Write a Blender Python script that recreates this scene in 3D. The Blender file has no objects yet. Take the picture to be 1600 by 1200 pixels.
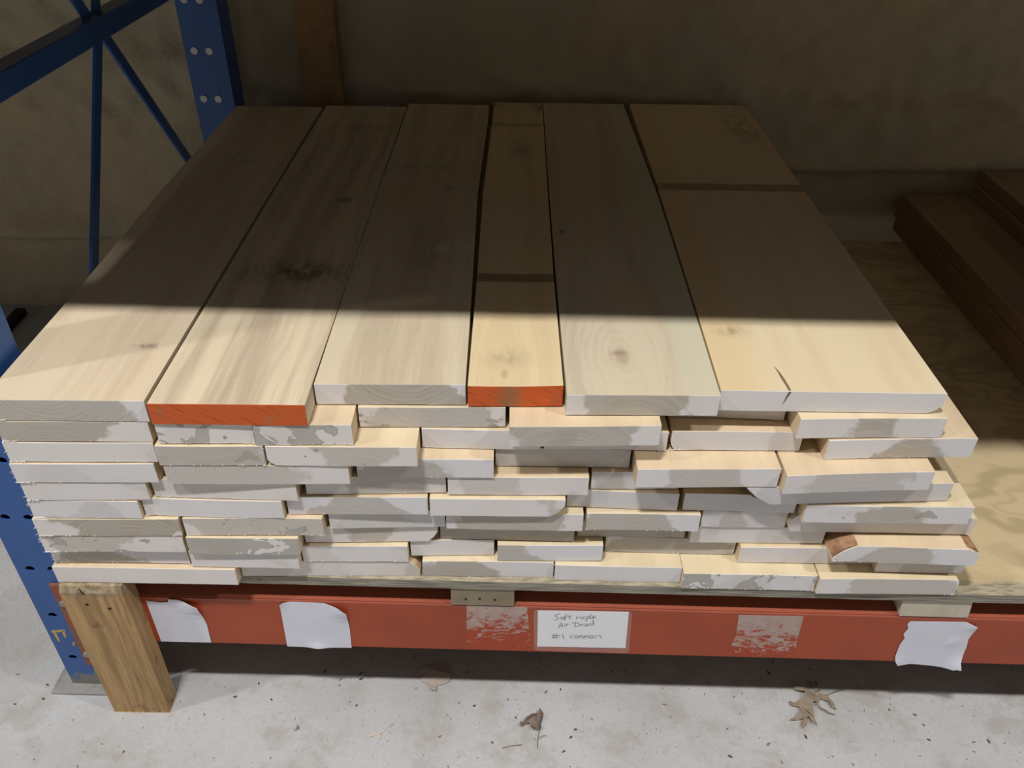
import bpy, bmesh, math, random
from mathutils import Vector, Matrix, noise

random.seed(7)
scene = bpy.context.scene
COL = scene.collection

# ------------------------------------------------------------------ camera
cam_data = bpy.data.cameras.new('camera')
cam_data.sensor_width = 36.0
cam_data.lens = 1290.0 / 1600.0 * 36.0
cam_data.clip_start = 0.02
cam = bpy.data.objects.new('camera', cam_data)
COL.objects.link(cam)
FLOOR_Z = -0.302
cy = Vector((4.0, 945.0, -1290.0)).normalized()            # depth axis seen by the camera
cz = Vector((38.0, 1762.0, 1290.0)); cz -= cy * cz.dot(cy); cz.normalize()
cx = cy.cross(cz)
rot = Matrix((cx, cy, cz))
cam.matrix_world = Matrix.Translation((0.0, -0.78252, 0.91427)) @ rot.to_4x4()
scene.camera = cam

# ------------------------------------------------------------------ view, world, lamps of the aisle
scene.view_settings.view_transform = 'Standard'
scene.view_settings.look = 'None'
scene.view_settings.gamma = 1.0
scene.view_settings.exposure = 0.0
scene.view_settings.use_curve_mapping = False
world = bpy.data.worlds.new('world'); scene.world = world
world.use_nodes = True
world.node_tree.nodes['Background'].inputs['Color'].default_value = (1.0, 0.965, 0.925, 1)
world.node_tree.nodes['Background'].inputs['Strength'].default_value = 0.14

def area_light(name, loc, size_x, size_y, watts, color):
    d = bpy.data.lights.new(name, 'AREA')
    d.shape = 'RECTANGLE'; d.size = size_x; d.size_y = size_y
    d.energy = watts; d.color = color
    o = bpy.data.objects.new(name, d); o.location = loc
    COL.objects.link(o)
    return o
LIGHT_Y, LIGHT_Z = -1.017, 3.30
area_light('ceiling_light', (-0.55, LIGHT_Y, LIGHT_Z), 0.34, 0.12, 84.0, (1.0, 0.98, 0.955))
area_light('ceiling_light', (-3.0, LIGHT_Y, LIGHT_Z), 0.34, 0.12, 58.0, (1.0, 0.98, 0.955))
area_light('ceiling_light', (2.4, LIGHT_Y, LIGHT_Z), 0.34, 0.12, 58.0, (1.0, 0.98, 0.955))

# ------------------------------------------------------------------ helpers
def link(name, me, mat=None, parent=None, loc=None):
    o = bpy.data.objects.new(name, me)
    COL.objects.link(o)
    if mat is not None: me.materials.append(mat)
    if parent is not None: o.parent = parent
    if loc is not None: o.location = loc
    return o

def mesh_from(name, verts, faces, smooth=False):
    me = bpy.data.meshes.new(name)
    me.from_pydata(verts, [], faces)
    bm = bmesh.new(); bm.from_mesh(me)
    bmesh.ops.recalc_face_normals(bm, faces=bm.faces)
    bm.to_mesh(me); bm.free()
    if smooth:
        for p in me.polygons: p.use_smooth = True
    me.update()
    return me

def empty(name, loc=(0, 0, 0), rz=0.0):
    o = bpy.data.objects.new(name, None); o.empty_display_size = 0.05
    COL.objects.link(o); o.location = loc; o.rotation_euler = (0, 0, rz)
    return o

def tag(o, label, category, group=None, kind=None):
    o['label'] = label; o['category'] = category
    if group: o['group'] = group
    if kind: o['kind'] = kind
    return o

def box_data(x0, x1, y0, y1, z0, z1):
    v = [(x, y, z) for z in (z0, z1) for y in (y0, y1) for x in (x0, x1)]
    f = [(0, 2, 3, 1), (4, 5, 7, 6), (0, 1, 5, 4), (2, 6, 7, 3), (0, 4, 6, 2), (1, 3, 7, 5)]
    return v, f

def bevel_box(name, x0, x1, y0, y1, z0, z1, b=0.001, seg=1):
    v, f = box_data(x0, x1, y0, y1, z0, z1)
    me = bpy.data.meshes.new(name); me.from_pydata(v, [], f)
    bm = bmesh.new(); bm.from_mesh(me)
    bmesh.ops.recalc_face_normals(bm, faces=bm.faces)
    if b > 0: bmesh.ops.bevel(bm, geom=bm.edges[:], offset=b, segments=seg, affect='EDGES')
    bm.to_mesh(me); bm.free()
    return me

def tube_data(path, r, n=6, base=0):
    pts = [Vector(p) for p in path]
    verts, faces = [], []
    for i, p in enumerate(pts):
        d = (pts[min(i + 1, len(pts) - 1)] - pts[max(i - 1, 0)]).normalized()
        a = d.cross(Vector((0.13, 0.2, 1.0))).normalized(); b = d.cross(a).normalized()
        rr = r[i] if isinstance(r, (list, tuple)) else r
        for k in range(n):
            t = 2 * math.pi * k / n
            verts.append(tuple(p + a * rr * math.cos(t) + b * rr * math.sin(t)))
    for i in range(len(pts) - 1):
        for k in range(n):
            faces.append((base + i * n + k, base + i * n + (k + 1) % n, base + (i + 1) * n + (k + 1) % n, base + (i + 1) * n + k))
    faces.append(tuple(base + k for k in range(n)))
    faces.append(tuple(base + (len(pts) - 1) * n + k for k in range(n)))
    return verts, faces

def multi_tube(name, paths, r):
    V, F = [], []
    for i, p in enumerate(paths):
        v, f = tube_data(p, r[i] if isinstance(r, list) else r, 6, len(V)); V += v; F += f
    return mesh_from(name, V, F, True)

# ------------------------------------------------------------------ node helper
class NT:
    def __init__(s, name):
        s.m = bpy.data.materials.new(name); s.m.use_nodes = True
        s.t = s.m.node_tree; s.t.nodes.clear()
        s.out = s.t.nodes.new('ShaderNodeOutputMaterial')
        s.b = s.t.nodes.new('ShaderNodeBsdfPrincipled')
        s.t.links.new(s.b.outputs[0], s.out.inputs[0])
        tc = s.t.nodes.new('ShaderNodeTexCoord')
        s.obj, s.uv = tc.outputs['Object'], tc.outputs['UV']
    def set(s, sock, v):
        if hasattr(v, 'links') or isinstance(v, bpy.types.NodeSocket): s.t.links.new(v, sock)
        elif isinstance(v, (tuple, list)) and len(v) == 3 and len(sock.default_value) == 4: sock.default_value = (*v, 1)
        else: sock.default_value = v
    def math(s, op, a, b=0.0, c=0.0, clamp=False):
        n = s.t.nodes.new('ShaderNodeMath'); n.operation = op; n.use_clamp = clamp
        for i, v in enumerate((a, b, c)): s.set(n.inputs[i], v)
        return n.outputs[0]
    def sep(s, v):
        n = s.t.nodes.new('ShaderNodeSeparateXYZ'); s.set(n.inputs[0], v); return n.outputs
    def comb(s, x, y, z):
        n = s.t.nodes.new('ShaderNodeCombineXYZ')
        for i, v in enumerate((x, y, z)): s.set(n.inputs[i], v)
        return n.outputs[0]
    def mapv(s, v, scale=(1, 1, 1), loc=(0, 0, 0), rot=(0, 0, 0)):
        n = s.t.nodes.new('ShaderNodeMapping'); s.set(n.inputs[0], v)
        n.inputs['Scale'].default_value = scale; n.inputs['Location'].default_value = loc
        n.inputs['Rotation'].default_value = rot
        return n.outputs[0]
    def noise(s, v, scale, detail=3.0, rough=0.55, dist=0.0, col=False):
        n = s.t.nodes.new('ShaderNodeTexNoise'); s.set(n.inputs['Vector'], v)
        n.inputs['Scale'].default_value = scale; n.inputs['Detail'].default_value = detail
        n.inputs['Roughness'].default_value = rough; n.inputs['Distortion'].default_value = dist
        return n.outputs['Color' if col else 'Fac']
    def vor(s, v, scale, feat='F1'):
        n = s.t.nodes.new('ShaderNodeTexVoronoi'); s.set(n.inputs['Vector'], v)
        n.feature = feat; n.inputs['Scale'].default_value = scale
        return n.outputs['Distance']
    def step(s, v, lo, hi):                       # smooth ramp lo->hi to 0..1
        n = s.t.nodes.new('ShaderNodeMapRange'); n.interpolation_type = 'SMOOTHSTEP'
        s.set(n.inputs['Value'], v); s.set(n.inputs['From Min'], lo); s.set(n.inputs['From Max'], hi)
        return n.outputs[0]
    def mix(s, f, a, b, blend='MIX'):
        n = s.t.nodes.new('ShaderNodeMix'); n.data_type = 'RGBA'; n.blend_type = blend
        s.set(n.inputs[0], f); s.set(n.inputs[6], a); s.set(n.inputs[7], b)
        return n.outputs[2]
    def rand(s):
        return s.t.nodes.new('ShaderNodeObjectInfo').outputs['Random']
    def attr(s, name):
        n = s.t.nodes.new('ShaderNodeAttribute'); n.attribute_type = 'OBJECT'; n.attribute_name = name
        return n.outputs['Fac']
    def bump(s, h, strength=0.3, dist=0.001):
        n = s.t.nodes.new('ShaderNodeBump'); n.inputs['Strength'].default_value = strength
        n.inputs['Distance'].default_value = dist; s.set(n.inputs['Height'], h)
        s.t.links.new(n.outputs[0], s.b.inputs['Normal'])
    def done(s, col, rough=0.6, metal=0.0, spec=0.3):
        s.set(s.b.inputs['Base Color'], col); s.set(s.b.inputs['Roughness'], rough)
        s.b.inputs['Metallic'].default_value = metal
        s.b.inputs['Specular IOR Level'].default_value = spec
        return s.m

# ------------------------------------------------------------------ materials
def wood(name, pale, dark, streak=0.5, knots=(), bands=(), blobs=(), seed=0.0, edge=None, fine=1.0):
    """sawn maple: grain runs along local y; knots (x,y,r), sticker stains (y0,y1,amount), weather blobs (x,y,rx,ry,amount)"""
    n = NT(name)
    x, y, z = n.sep(n.obj)[:3]
    warp = 0.0
    kd = []
    for (kx, ky, r) in knots:
        dx = n.math('SUBTRACT', x, kx); dy = n.math('MULTIPLY', n.math('SUBTRACT', y, ky), 0.42)
        d = n.math('SQRT', n.math('ADD', n.math('MULTIPLY', dx, dx), n.math('MULTIPLY', dy, dy)))
        g = n.math('EXPONENT', n.math('MULTIPLY', n.math('MULTIPLY', d, d), -1.0 / (r * 3.2) ** 2))
        kd.append((d, g, r))
        warp = n.math('ADD', warp, n.math('MULTIPLY', n.math('MULTIPLY', g, dx), -0.9))
    xw = n.math('ADD', x, warp) if knots else x
    wv = n.comb(n.math('ADD', xw, seed), n.math('MULTIPLY', y, 0.035), n.math('MULTIPLY', z, 0.6))
    wob = n.math('MULTIPLY', n.math('SUBTRACT', n.noise(n.mapv(n.obj, (6, 3, 6), (seed, 0, 0)), 1.0, 2), 0.5), 0.03)
    wv2 = n.comb(n.math('ADD', n.math('ADD', xw, seed), wob), n.math('MULTIPLY', y, 0.05), n.math('MULTIPLY', z, 0.6))
    broad = n.noise(wv2, 34, 3, 0.55)
    mid = n.noise(wv, 150, 3, 0.6)
    fibre = n.noise(wv, 620, 2, 0.6)
    cross = n.noise(n.mapv(n.obj, (14, 420, 14), (seed, seed, 0)), 1.0, 2, 0.5)
    f = n.math('MULTIPLY', n.step(broad, 0.38, 0.68), streak)
    f = n.math('ADD', f, n.math('MULTIPLY', n.math('SUBTRACT', mid, 0.5), 0.55 * streak + 0.12))
    f = n.math('ADD', f, n.math('MULTIPLY', n.math('SUBTRACT', fibre, 0.5), 0.50 * fine))
    f = n.math('ADD', f, n.math('MULTIPLY', n.math('SUBTRACT', cross, 0.5), 0.24 * fine))
    for d, g, r in kd:
        ring = n.math('SINE', n.math('ADD', n.math('MULTIPLY', d, 6.2832 / (r * 0.38)), n.math('MULTIPLY', n.noise(n.mapv(n.obj, (40, 12, 1)), 1.0, 3), 9.0)))
        f = n.math('ADD', f, n.math('MULTIPLY', n.math('MULTIPLY', n.math('MULTIPLY', ring, g), n.step(mid, 0.35, 0.65)), 0.14))
    col = n.mix(n.math('ADD', f, 0.0, clamp=True), pale, dark)
    tone = n.noise(n.mapv(n.obj, (5, 2.2, 5), (seed * 3, 1, 0)), 1.0, 3)
    col = n.mix(n.math('MULTIPLY', n.step(tone, 0.35, 0.7), 0.35), col, n.mix(0.5, pale, (0.55, 0.40, 0.24)))
    if edge:                                       # a coloured sapwood strip (x0, x1, colour, amount)
        x0, x1, ec, am = edge
        m = n.step(n.math('ADD', x, n.math('MULTIPLY', n.math('SUBTRACT', tone, 0.5), 0.02)), x0, x1)
        col = n.mix(n.math('MULTIPLY', m, am), col, ec)
    for (y0, y1, am) in bands:
        yy = n.math('ADD', y, n.math('MULTIPLY', n.math('SUBTRACT', n.noise(n.obj, 12, 2), 0.5), 0.006))
        m = n.math('MULTIPLY', n.step(yy, y0 - 0.003, y0 + 0.003), n.math('SUBTRACT', 1.0, n.step(yy, y1 - 0.003, y1 + 0.003)))
        m = n.math('MULTIPLY', m, n.math('ADD', 0.6, n.math('MULTIPLY', n.noise(n.mapv(n.obj, (60, 6, 6)), 1.0, 3), 0.8)))
        col = n.mix(n.math('MULTIPLY', m, am, clamp=True), col, (0.20, 0.14, 0.08))
    for (bx, by, rx, ry, am) in blobs:
        ux = n.math('DIVIDE', n.math('SUBTRACT', x, bx), rx); uy = n.math('DIVIDE', n.math('SUBTRACT', y, by), ry)
        g = n.math('EXPONENT', n.math('MULTIPLY', n.math('ADD', n.math('MULTIPLY', ux, ux), n.math('MULTIPLY', uy, uy)), -1.0))
        g = n.math('MULTIPLY', g, n.step(n.noise(n.mapv(n.obj, (60, 25, 20), (seed, 0, 0)), 1.0, 4, 0.65), 0.3, 0.65))
        col = n.mix(n.math('MULTIPLY', g, am, clamp=True), col, (0.16, 0.11, 0.07))
    for d, g, r in kd:
        core = n.math('SUBTRACT', 1.0, n.step(d, r * 0.10, r * 0.55))
        col = n.mix(n.math('MULTIPLY', core, 0.42), col, (0.30, 0.19, 0.10))
    n.bump(n.math('ADD', n.math('ADD', fibre, n.math('MULTIPLY', cross, 0.8)), mid), 0.35, 0.0008)
    return n.done(col, 0.72, 0, 0.25)

def end_seal_material():
    """white end-grain sealer with grey heartwood showing through, growth rings and damp stains; reads the board's own properties"""
    n = NT('sealed_end_grain')
    u, v, _ = n.sep(n.uv)[:3]
    x, y, z = n.sep(n.obj)[:3]
    rnd = n.rand()
    hc, hw, hs, st, w = [n.attr(a) for a in ('heart_centre', 'heart_width', 'heart_strength', 'stain', 'board_width')]
    shift = n.comb(n.math('MULTIPLY', rnd, 9.0), n.math('MULTIPLY', rnd, 3.0), n.math('MULTIPLY', rnd, 5.0))
    va = n.t.nodes.new('ShaderNodeVectorMath'); va.operation = 'ADD'
    n.t.links.new(n.obj, va.inputs[0]); n.t.links.new(shift, va.inputs[1])
    P = va.outputs[0]
    n1 = n.noise(P, 38, 4, 0.55)
    n2 = n.noise(P, 26, 3, 0.6, 0.6)
    dx = n.math('MULTIPLY', n.math('SUBTRACT', u, hc), w)
    pz = n.math('SUBTRACT', z, n.math('ADD', n.math('MULTIPLY', n.math('GREATER_THAN', rnd, 0.5), 0.10), n.math('SUBTRACT', n.math('MULTIPLY', rnd, 0.04), 0.055)))
    r = n.math('SQRT', n.math('ADD', n.math('MULTIPLY', dx, dx), n.math('MULTIPLY', pz, pz)))
    rings = n.noise(n.comb(n.math('ADD', r, n.math('MULTIPLY', n1, 0.010)), rnd, 0.0), 420, 2, 0.6)
    rim = n.math('SUBTRACT', n.math('ADD', hw, n.math('MULTIPLY', n.math('SUBTRACT', n1, 0.5), 0.35)),
                 n.math('ADD', n.math('ABSOLUTE', n.math('SUBTRACT', u, hc)), n.math('MULTIPLY', n.math('SUBTRACT', v, 0.5), n.math('SUBTRACT', n.math('MULTIPLY', rnd, 0.5), 0.25))))
    heart = n.math('MULTIPLY', n.step(rim, -0.015, 0.04), hs)
    th = n.math('SUBTRACT', 0.78, n.math('MULTIPLY', st, 0.50))
    stain = n.math('MULTIPLY', n.step(n2, th, n.math('ADD', th, 0.012)), n.step(st, 0.02, 0.05))
    srim = n.math('MULTIPLY', n.math('MULTIPLY', stain, n.math('SUBTRACT', 1.0, n.step(n2, n.math('ADD', th, 0.01), n.math('ADD', th, 0.035)))), 0.5)
    tint = n.mix(rnd, (0.80, 0.75, 0.72), (0.75, 0.745, 0.775))
    col = n.mix(n.math('MULTIPLY', n.step(n.noise(P, 11, 3), 0.4, 0.75), 0.35), tint, (0.68, 0.615, 0.55))
    hcol = n.mix(n.step(rings, 0.35, 0.65), (0.50, 0.45, 0.37), (0.385, 0.335, 0.265))
    hcol = n.mix(n.step(n.noise(P, 30, 3), 0.35, 0.7), hcol, (0.44, 0.41, 0.36))
    col = n.mix(n.math('MULTIPLY', heart, 0.95), col, hcol)
    col = n.mix(n.math('MULTIPLY', n.math('SUBTRACT', rings, 0.5), 0.12, clamp=True), col, (0.4, 0.36, 0.3))
    col = n.mix(n.math('MULTIPLY', stain, 0.8), col, (0.41, 0.39, 0.345))
    col = n.mix(srim, col, (0.30, 0.27, 0.23))
    col = n.mix(n.math('MULTIPLY', n.step(n.noise(P, 9, 2), 0.66, 0.72), 0.35), col, (0.36, 0.31, 0.26))
    saw = n.noise(n.mapv(n.mapv(P, rot=(0, 0.6, 0)), (60, 40, 1100)), 1.0, 2)
    n.bump(n.math('ADD', n.noise(P, 900, 2), n.math('MULTIPLY', saw, 0.8)), 0.30, 0.0006)
    return n.done(col, 0.62, 0, 0.3)

def orange_end_material():
    n = NT('orange_marking_paint')
    wear = n.noise(n.obj, 34, 4, 0.65)
    line = n.noise(n.mapv(n.mapv(n.obj, rot=(0, -0.6, 0)), (22, 30, 480)), 1.0, 3)
    x, y, z = n.sep(n.obj)[:3]
    heart = n.math('MULTIPLY', n.step(n.math('ADD', n.math('ABSOLUTE', n.math('SUBTRACT', x, n.attr('bare_spot'))), n.math('MULTIPLY', wear, 0.03)), 0.040, 0.012), n.attr('bare_amount'))
    col = n.mix(n.step(line, 0.50, 0.72), (0.62, 0.115, 0.024), (0.36, 0.075, 0.025))
    col = n.mix(n.math('MULTIPLY', n.step(wear, 0.57, 0.70), 0.55), col, (0.40, 0.17, 0.075))
    col = n.mix(n.math('MULTIPLY', heart, 0.8), col, (0.27, 0.155, 0.07))
    n.bump(n.math('ADD', line, n.noise(n.obj, 700, 2)), 0.45, 0.0008)
    return n.done(col, 0.6, 0, 0.3)

def plain(name, col, rough=0.6, metal=0.0, spec=0.3, var=0.0, scale=30, var_col=None, bump=0.0, bscale=300):
    n = NT(name)
    c = col
    if var > 0:
        c = n.mix(n.math('MULTIPLY', n.step(n.noise(n.obj, scale, 4, 0.6), 0.4, 0.68), var), col, var_col or tuple(k * 0.6 for k in col))
    if bump > 0: n.bump(n.noise(n.obj, bscale, 3), bump, 0.001)
    return n.done(c, rough, metal, spec)

def concrete_material():
    n = NT('concrete')
    a = n.noise(n.obj, 3.2, 5, 0.6); b = n.noise(n.obj, 14, 5, 0.65); c = n.noise(n.obj, 160, 4, 0.6)
    col = n.mix(n.step(a, 0.35, 0.7), (0.49, 0.495, 0.505), (0.415, 0.415, 0.415))
    col = n.mix(n.math('MULTIPLY', n.step(b, 0.47, 0.68), 0.65), col, (0.36, 0.33, 0.29))
    col = n.mix(n.math('MULTIPLY', n.step(n.noise(n.obj, 21, 3, 0.5, 0.4), 0.62, 0.70), 0.30), col, (0.34, 0.31, 0.28))
    col = n.mix(n.math('MULTIPLY', n.step(c, 0.40, 0.75), 0.30), col, (0.36, 0.34, 0.31))
    sp = n.math('SUBTRACT', 1.0, n.step(n.vor(n.obj, 95), 0.05, 0.12))
    sp = n.math('MULTIPLY', sp, n.step(n.noise(n.obj, 17, 2), 0.42, 0.52))
    col = n.mix(n.math('MULTIPLY', sp, 0.7), col, (0.15, 0.13, 0.11))
    n.bump(n.math('ADD', c, n.math('MULTIPLY', b, 0.7)), 0.35, 0.002)
    return n.done(col, 0.8, 0, 0.25)

def foam_material():
    n = NT('spray_foam')
    a = n.noise(n.obj, 2.2, 4, 0.6); b = n.noise(n.obj, 9, 4, 0.6)
    col = n.mix(n.step(a, 0.35, 0.68), (0.62, 0.51, 0.32), (0.53, 0.465, 0.33))
    col = n.mix(n.math('MULTIPLY', n.step(b, 0.5, 0.75), 0.5), col, (0.55, 0.41, 0.23))
    n.bump(n.math('ADD', n.noise(n.obj, 45, 4, 0.65), n.math('MULTIPLY', n.noise(n.obj, 190, 3), 0.5)), 0.55, 0.008)
    return n.done(col, 0.75, 0, 0.25)

def plywood_material():
    n = NT('plywood_face')
    x, y, z = n.sep(n.obj)[:3]
    wx = n.noise(n.mapv(n.obj, (3.0, 5.0, 1), (2.3, 0.4, 0)), 1.0, 3, 0.55, 0.5)
    contour = n.noise(n.comb(n.math('MULTIPLY', wx, 13.0), 0.0, 0.0), 1.0, 1, 0.5)
    f = n.step(contour, 0.42, 0.60)
    col = n.mix(f, (0.62, 0.50, 0.30), (0.47, 0.37, 0.215))
    col = n.mix(n.math('MULTIPLY', n.step(n.noise(n.mapv(n.obj, (8, 300, 8)), 1.0, 3), 0.4, 0.7), 0.22), col, (0.55, 0.41, 0.23))
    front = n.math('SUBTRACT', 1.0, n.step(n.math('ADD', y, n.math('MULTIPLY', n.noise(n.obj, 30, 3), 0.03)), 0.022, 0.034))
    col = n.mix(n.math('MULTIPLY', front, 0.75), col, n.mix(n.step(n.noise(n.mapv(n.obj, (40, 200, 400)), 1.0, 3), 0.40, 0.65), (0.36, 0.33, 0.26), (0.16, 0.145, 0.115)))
    n.bump(n.noise(n.mapv(n.obj, (20, 400, 300)), 1.0, 3), 0.3, 0.001)
    return n.done(col, 0.7, 0, 0.25)

def ply_edge_material():
    n = NT('weathered_plywood_edge')
    l = n.noise(n.mapv(n.obj, (14, 14, 420)), 1.0, 3)
    col = n.mix(n.step(l, 0.35, 0.65), (0.37, 0.345, 0.285), (0.20, 0.185, 0.15))
    col = n.mix(n.step(n.noise(n.mapv(n.obj, (60, 30, 300)), 1.0, 3), 0.68, 0.74), col, (0.03, 0.025, 0.02))
    n.bump(l, 0.6, 0.002)
    return n.done(col, 0.85, 0, 0.2)

def beam_material():
    n = NT('orange_beam_enamel')
    z = n.sep(n.obj)[2]
    w = n.noise(n.mapv(n.obj, (26, 26, 26)), 1.0, 5, 0.7)
    col = n.mix(n.step(n.noise(n.obj, 6, 3), 0.4, 0.7), (0.40, 0.066, 0.020), (0.33, 0.056, 0.019))
    col = n.mix(n.math('MULTIPLY', n.step(w, 0.66, 0.70), 0.7), col, (0.22, 0.12, 0.09))
    edge = n.step(n.math('ADD', z, n.math('MULTIPLY', n.noise(n.mapv(n.obj, (50, 50, 50)), 1.0, 4, 0.7), 0.012)), -0.0565, -0.0525)
    col = n.mix(n.math('MULTIPLY', edge, 0.25), col, (0.32, 0.20, 0.17))
    n.bump(n.noise(n.obj, 420, 2), 0.12, 0.0006)
    return n.done(col, 0.42, 0, 0.4)

def residue_material():
    n = NT('tape_residue')
    z = n.sep(n.obj)[2]
    a = n.noise(n.mapv(n.obj, (60, 60, 130)), 1.0, 5, 0.7, 0.8)
    b = n.step(n.math('ADD', a, n.math('MULTIPLY', n.math('ADD', z, n.attr('clear_height')), 3.4)), 0.47, 0.56)
    col = n.mix(b, (0.40, 0.062, 0.022), n.mix(n.noise(n.obj, 90, 3), (0.55, 0.42, 0.38), (0.36, 0.26, 0.23)))
    n.bump(a, 0.5, 0.001)
    return n.done(col, 0.55, 0, 0.35)

def steel_blue_material():
    n = NT('blue_rack_enamel')
    z = n.sep(n.obj)[2]
    w = n.noise(n.obj, 34, 5, 0.7)
    col = n.mix(n.step(n.noise(n.obj, 5, 3), 0.4, 0.7), (0.034, 0.115, 0.36), (0.028, 0.095, 0.30))
    col = n.mix(n.step(w, 0.70, 0.73), col, (0.16, 0.15, 0.13))
    low = n.step(n.math('ADD', z, n.math('MULTIPLY', n.math('SUBTRACT', w, 0.5), 0.08)), -0.262, -0.275)
    col = n.mix(low, col, (0.20, 0.20, 0.17))
    n.bump(n.noise(n.obj, 300, 2), 0.12, 0.0006)
    return n.done(col, 0.40, 0, 0.4)

M = {}
M['end'] = end_seal_material()
M['orange_end'] = orange_end_material()
M['maple_a'] = wood('pale_maple', (0.71, 0.60, 0.405), (0.58, 0.465, 0.30), 0.45, seed=1.3)
M['maple_b'] = wood('warm_maple', (0.72, 0.58, 0.395), (0.54, 0.41, 0.27), 0.5, seed=4.1)
M['concrete'] = concrete_material()
M['foam'] = foam_material()
M['ply'] = plywood_material()
M['ply_edge'] = ply_edge_material()
M['beam'] = beam_material()
M['residue'] = residue_material()
M['blue'] = steel_blue_material()
M['grey_steel'] = plain('bare_grey_steel', (0.34, 0.34, 0.33), 0.6, 0.2, 0.4, 0.5, 40, (0.20, 0.19, 0.17))
M['connector'] = plain('rusty_brown_enamel', (0.30, 0.085, 0.045), 0.55, 0, 0.35, 0.7, 45, (0.17, 0.13, 0.10))
M['paper'] = plain('white_paper', (0.75, 0.76, 0.86), 0.7, 0, 0.3, 0.25, 30, (0.64, 0.64, 0.72))
M['card'] = plain('bright_card', (0.93, 0.95, 1.0), 0.6)
M['bolt'] = plain('zinc_bolt', (0.55, 0.54, 0.52), 0.45, 0.3, 0.5)
M['ink'] = plain('black_marker_ink', (0.035, 0.04, 0.05), 0.5)
M['yellow'] = plain('yellow_paint', (0.62, 0.42, 0.10), 0.6, 0, 0.3, 0.5, 200, (0.25, 0.25, 0.3))
M['bark'] = plain('rough_bark', (0.22, 0.14, 0.09), 0.9, 0, 0.2, 0.8, 90, (0.07, 0.05, 0.035), 0.9, 260)
M['inner_bark'] = plain('reddish_inner_bark', (0.42, 0.24, 0.14), 0.85, 0, 0.2, 0.7, 80, (0.22, 0.12, 0.07), 0.7, 200)
M['leaf'] = plain('dry_oak_leaf', (0.30, 0.235, 0.18), 0.8, 0, 0.25, 0.6, 60, (0.20, 0.15, 0.11), 0.4, 160)
M['leaf_dark'] = plain('dry_brown_leaf', (0.22, 0.165, 0.13), 0.7, 0, 0.35, 0.6, 70, (0.12, 0.085, 0.06), 0.5, 160)
M['leaf_pale'] = plain('pale_dusty_leaf', (0.42, 0.36, 0.31), 0.85, 0, 0.2, 0.5, 60, (0.30, 0.25, 0.21), 0.4, 160)
M['straw'] = plain('pale_wood_splinter', (0.68, 0.58, 0.42), 0.7)
M['chip'] = plain('dark_bark_chip', (0.10, 0.075, 0.055), 0.9, 0, 0.2)
M['dust'] = plain('sawdust_specks', (0.22, 0.18, 0.14), 0.9, 0, 0.2)
M['near_black'] = plain('matte_black', (0.012, 0.011, 0.010), 0.6)
M['stud'] = wood('old_pine_stud', (0.42, 0.25, 0.11), (0.26, 0.145, 0.06), 0.7, seed=8.0)
M['post_wood'] = wood('weathered_pine', (0.50, 0.335, 0.165), (0.25, 0.165, 0.085), 0.75, seed=5.5)
M['spacer_dark'] = wood('grimy_spacer_wood', (0.27, 0.23, 0.165), (0.18, 0.15, 0.105), 0.6, seed=2.2)
M['spacer_pale'] = wood('pale_spacer_wood', (0.62, 0.57, 0.46), (0.46, 0.42, 0.34), 0.5, seed=3.2)
M['dark_ply'] = plain('old_dark_plywood', (0.10, 0.075, 0.05), 0.8, 0, 0.2, 0.6, 8, (0.06, 0.045, 0.03))
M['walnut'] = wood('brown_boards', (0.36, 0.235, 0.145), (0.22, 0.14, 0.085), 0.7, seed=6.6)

# ------------------------------------------------------------------ the setting: floor and foam wall
fl = mesh_from('floor', *box_data(-5.0, 5.0, -4.5, 1.34, FLOOR_Z - 0.08, FLOOR_Z))
o = link('floor', fl, M['concrete']); o['kind'] = 'structure'
o['label'] = 'light grey dusty concrete floor'

def foam_depth(x, z):
    p = Vector((x, z, 0.0))
    y = 1.225 + 0.030 * noise.noise(p * 2.3 + Vector((3.1, 0, 0))) + 0.016 * noise.noise(p * 7.0) + 0.007 * noise.noise(p * 19.0) + 0.003 * noise.noise(p * 47.0)
    # sagging lobes of foam: a lip with a shadowed recess below it
    zl = (-0.078 if x < -0.5 else 0.142) + 0.012 * noise.noise(Vector((x * 3.0, 5.0, 0))) + 0.004 * noise.noise(Vector((x * 25.0, 9.0, 0)))
    d = z - zl
    y -= 0.030 * math.exp(-(d / 0.05) ** 2) if d > 0 else 0.030 * math.exp(-(d / 0.012) ** 2)
    d2 = z - (0.335 + 0.02 * noise.noise(Vector((x * 2.0, 2.0, 0))))
    y -= 0.018 * math.exp(-(d2 / 0.045) ** 2)
    k = max(0.0, 1.0 - abs(z - 0.30) / 0.28)
    y -= k * 0.012 * (1.0 - abs(noise.noise(Vector((x * 11.0, z * 16.0, 4.0))) * 2.2)) 
    y -= 0.004 * (1.0 - abs(noise.noise(Vector((x * 31.0, z * 38.0, 7.0))) * 2.0))
    return max(y, 1.178)
nx, nz = 420, 170
V, F = [], []
for j in range(nz + 1):
    z = FLOOR_Z - 0.02 + (1.75 + 0.32) * j / nz
    for i in range(nx + 1):
        x = -2.6 + 5.2 * i / nx
        V.append((x, foam_depth(x, z), z))
for j in range(nz):
    for i in range(nx):
        a = j * (nx + 1) + i
        F.append((a, a + 1, a + nx + 2, a + nx + 1))
b0 = len(V)                                                # give the wall thickness
V += [(-2.6, 1.36, FLOOR_Z - 0.02), (2.6, 1.36, FLOOR_Z - 0.02), (2.6, 1.36, 1.75), (-2.6, 1.36, 1.75)]
F.append((b0, b0 + 1, b0 + 2, b0 + 3))
F.append(tuple([b0, b0 + 3] + [j * (nx + 1) for j in range(nz, -1, -1)]))
F.append(tuple([b0 + 1, b0 + 2] + [j * (nx + 1) + nx for j in range(nz, -1, -1)]))
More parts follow.
